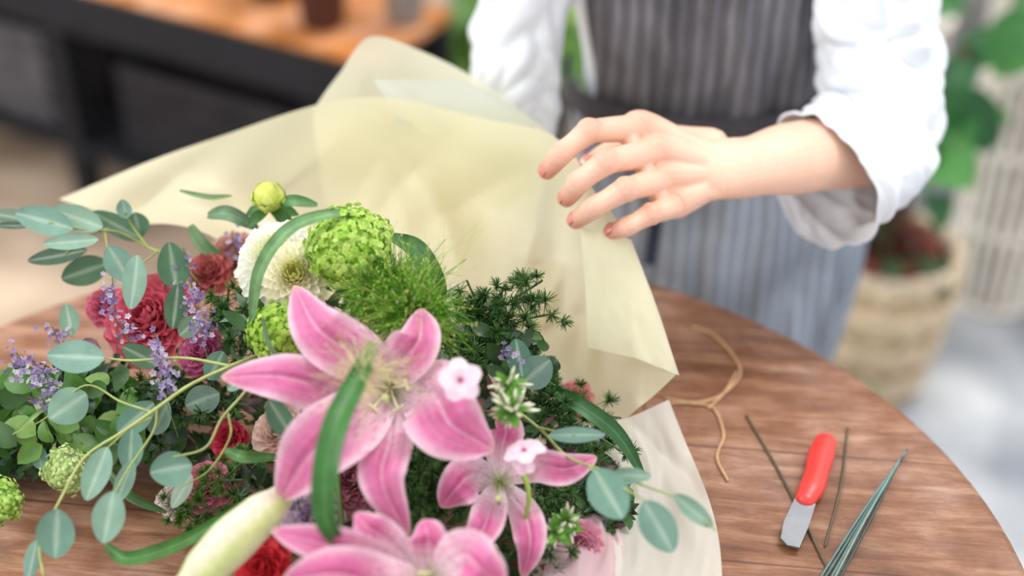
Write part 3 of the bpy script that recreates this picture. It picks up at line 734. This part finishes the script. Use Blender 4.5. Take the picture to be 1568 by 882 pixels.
# ---------- background
bn=empty('display_bench')
C0=V((-.245,2.235,0)); a_=V((-.873,.488,0)); b_=V((.488,.873,0)); BK=lin((32,33,38)); BD=.27
g=Geo(); box(g,C0+V((0,0,.485)),a_*1.5,b_*BD,V((0,0,.02)),W3); g.build('bench_top',M_bench,bn,smooth=False)
g=Geo(); box(g,C0+V((0,0,.41))-b_*.01,a_*1.5,b_*.03,V((0,0,.09)),BK); box(g,C0+V((0,0,.41))+b_*(BD-.03),a_*1.5,b_*.03,V((0,0,.075)),BK)
for k in (.03,.75,1.45):
    for q in (0,BD-.05): box(g,C0+a_*k+b_*q,a_*.045,b_*.045,V((0,0,.42)),BK)
box(g,C0+V((0,0,.12)),a_*1.5,b_*BD,V((0,0,.02)),BK); box(g,C0+V((0,0,.14))+b_*(BD-.02),a_*1.5,b_*.02,V((0,0,.27)),BK)
g.build('frame',M_matte,bn,smooth=False)
def crate(name,o,a,b,h,c,par):
    g=Geo(); o=V(o);a=V(a);b=V(b)
    for k in range(4):
        z=V((0,0,h*k/4+.003)); hh=V((0,0,h/4-.012)); t=.012
        box(g,o+z,a,b.normalized()*t,hh,c); box(g,o+z+b,a,b.normalized()*t,hh,c); box(g,o+z,a.normalized()*t,b,hh,c); box(g,o+z+a,a.normalized()*t,b,hh,c)
    box(g,o,a,b,V((0,0,.01)),c); g.build(name,M_matte,par,smooth=False)
crate('dark_crate',C0+a_*.22+b_*.04+V((0,0,.142)),a_*.42,b_*.18,.2,lin((45,43,48)),bn)
crate('dark_crate',C0+a_*.85+b_*.04+V((0,0,.142)),a_*.45,b_*.18,.22,lin((90,88,92)),bn)
def pot(name,c,r,h,col,par=None):
    e=empty(name); e.parent=par; g=Geo(); lathe(g,c,[(.001,0),(r*.72,0),(r*.95,h*.85),(r*1.04,h*.85),(r*1.06,h),(r*.92,h),(r*.85,h*.85),(.001,h*.84)],col); g.build('pot',M_matte,e); return e
def leaves(name,e,c,n,l0,l1,wr,cols,up=.6,h=0):
    g=Geo(); c=V(c)
    for i in range(n):
        d=(rv()+V((0,0,up))).normalized(); 
        if d.z<-.1: d.z=-d.z*.3
        L=U(l0,l1); b=c+V((U(-.02,.02),U(-.02,.02),0)); m=b+d*L*.6+V((0,0,h)); t=b+d*L+V((0,0,h-L*.25))
        ribbon(g,[b,m,t],lambda q:wr*L*(math.sin(math.pi*q)**1.2)*.5+.002,vary(lin(random.choice(cols)),.15),n=V((0,-.3,1)).normalized(),nu=4,nv=10)
    g.build('leaves',M_leaf,e)
p=C0+a_*.17+b_*.10+V((0,0,.506)); pot('brown_plant_pot',p,.055,.13,lin((96,66,58)))
p=C0+a_*.33+b_*.16+V((0,0,.506)); pot('brown_plant_pot',p,.055,.13,lin((80,58,52)))
p=C0+a_*.045+b_*.18+V((0,0,.506)); pot('grey_plant_pot',p,.045,.13,lin((165,168,170)))
e=pot('potted_shrub',(.03,2.66,0),.12,.34,lin((110,105,100))); leaves('l',e,(.0,2.62,.34),80,.10,.2,.45,[(110,160,60),(80,130,45),(150,185,90)],h=.03)
e=pot('potted_shrub',(.12,3.15,0),.12,.3,lin((190,185,180))); leaves('l',e,(.12,3.15,.3),60,.1,.2,.4,[(110,150,60),(150,175,100)],h=.03)
pot('dark_metal_bucket',(-1.72,3.35,0),.13,.42,lin((110,105,100)))

# woven basket with plant
wb=empty('woven_basket')
bc=V((.635,2.0,0)); g=Geo(); H=.29
for k in range(15):
    z=.012+H*k/15; r=.082+.034*math.sin(min(1,(k/15)*1.1)*math.pi/2)
    P=[bc+V((r*math.cos(a)*(1+.03*math.cos(a*12+k*math.pi)),r*math.sin(a)*(1+.03*math.cos(a*12+k*math.pi)),z)) for a in [2*math.pi*i/72 for i in range(73)]]
    tube(g,P,.0115,vary(lin((216,196,168) if k%4 else (176,150,120)),.12),8,144,n=V((0,0,1)),caps=False)
lathe(g,bc,[(.001,.01),(.08,.01),(.108,.27)],lin((120,95,70))); g.build('weave',M_weave,wb)
g=Geo(); lathe(g,bc,[(.001,.03),(.06,.03),(.075,.24),(.083,.24),(.083,.29),(.07,.29),(.065,.25),(.001,.24)],lin((128,66,54))); g.build('terracotta_pot',M_matte,wb)
leaves('l',wb,bc+V((.0,0,.26)),12,.08,.15,.3,[(60,90,50),(80,50,40)],h=.04)
g=Geo(); tube(g,[bc+V((0,0,.26)),bc+V((.03,.02,.45)),bc+V((.08,.05,.62))],.008,lin((100,75,55)),8,10)
for k in range(22):
    c=bc+V((U(-.02,.16),U(-.05,.15),U(.42,.72))); d=(rv()+V((.2,0,.1))).normalized(); L=U(.08,.15)
    ribbon(g,[c,c+d*L*.5+V((0,0,.01)),c+d*L-V((0,0,.02))],lambda q:.3*L*math.sin(math.pi*q)**.8+.001,vary(lin(random.choice([(60,125,60),(90,155,80),(45,100,55)])),.15),n=(V((0,-.5,.8))+rv()*.4).normalized(),nu=4,nv=8)
g.build('foliage',M_leaf,wb)
def slat(name,c,r,h,n=22):
    g=Geo(); c=V(c); col=lin((242,236,226))
    for i in range(n):
        a=2*math.pi*i/n; p=c+V((r*.85*math.cos(a),r*.85*math.sin(a),0)); q=c+V((r*math.cos(a),r*math.sin(a),h)); tube(g,[p,(p+q)/2+(p-c)*.06,q],.009,vary(col,.08),6,10)
    for k in range(4):
        z=h*k/3; rr=r*(.85+.15*k/3)+.006
        tube(g,[c+V((rr*math.cos(2*math.pi*i/32),rr*math.sin(2*math.pi*i/32),z+.009)) for i in range(33)],.009,col,6,64,n=V((0,0,1)),caps=False)
    lathe(g,c,[(.001,.015),(r*.78,.015),(r*.9,h*.8)],lin((120,100,85)))
    g.build(name,M_weave)
slat('white_wicker_basket',(.93,2.27,0),.09,.50); slat('white_wicker_basket',(1.19,2.30,0),.11,.44); slat('white_wicker_basket',(1.08,2.62,0),.12,.55)
slat('white_wicker_basket',(.76,2.62,0),.10,.42)
e=pot('potted_leafy_plant',(1.12,3.25,0),.13,.3,lin((200,195,190))); leaves('l',e,(1.1,3.15,.38),160,.15,.34,.5,[(90,165,60),(60,130,50),(120,190,90)],h=.08)
e=pot('potted_grass_plant',(.525,1.77,0),.05,.09,lin((120,150,90))); leaves('l',e,(.525,1.77,.08),70,.05,.10,.22,[(120,180,70),(90,155,55),(150,200,100)],h=.0)

# ---------- light
w=bpy.data.worlds.new('daylight'); bpy.context.scene.world=w; w.use_nodes=True
b=w.node_tree.nodes['Background']; b.inputs['Color'].default_value=(.99,.99,1,1); b.inputs['Strength'].default_value=1.2
def light(n,t,loc,tgt,e,size=1,col=(1,1,1)):
    l=bpy.data.lights.new(n,t); l.energy=e; l.color=col
    if t=='AREA': l.shape='RECTANGLE'; l.size=size; l.size_y=size
    if t=='SUN': l.angle=math.radians(size)
    o=bpy.data.objects.new(n,l); bpy.context.scene.collection.objects.link(o); o.location=loc
    o.rotation_euler=(V(tgt)-V(loc)).to_track_quat('-Z','Y').to_euler()
light('sun','SUN',(1.2,2.0,4),(0,1,.8),2.0,25,(1,.98,.94))
light('left_key_light','AREA',(-2.6,.4,2.8),(0,1,.8),60,1.6)  # soft key added from the front left, no window there

cam=bpy.data.cameras.new('camera'); co=bpy.data.objects.new('camera',cam); bpy.context.scene.collection.objects.link(co)
co.location=CAM; co.rotation_euler=(math.radians(55),0,0); cam.lens=50; cam.sensor_width=36
cam.dof.use_dof=True; cam.dof.focus_distance=1.175; cam.dof.aperture_fstop=1.5
bpy.context.scene.camera=co
bpy.context.scene.view_settings.view_transform='Standard'
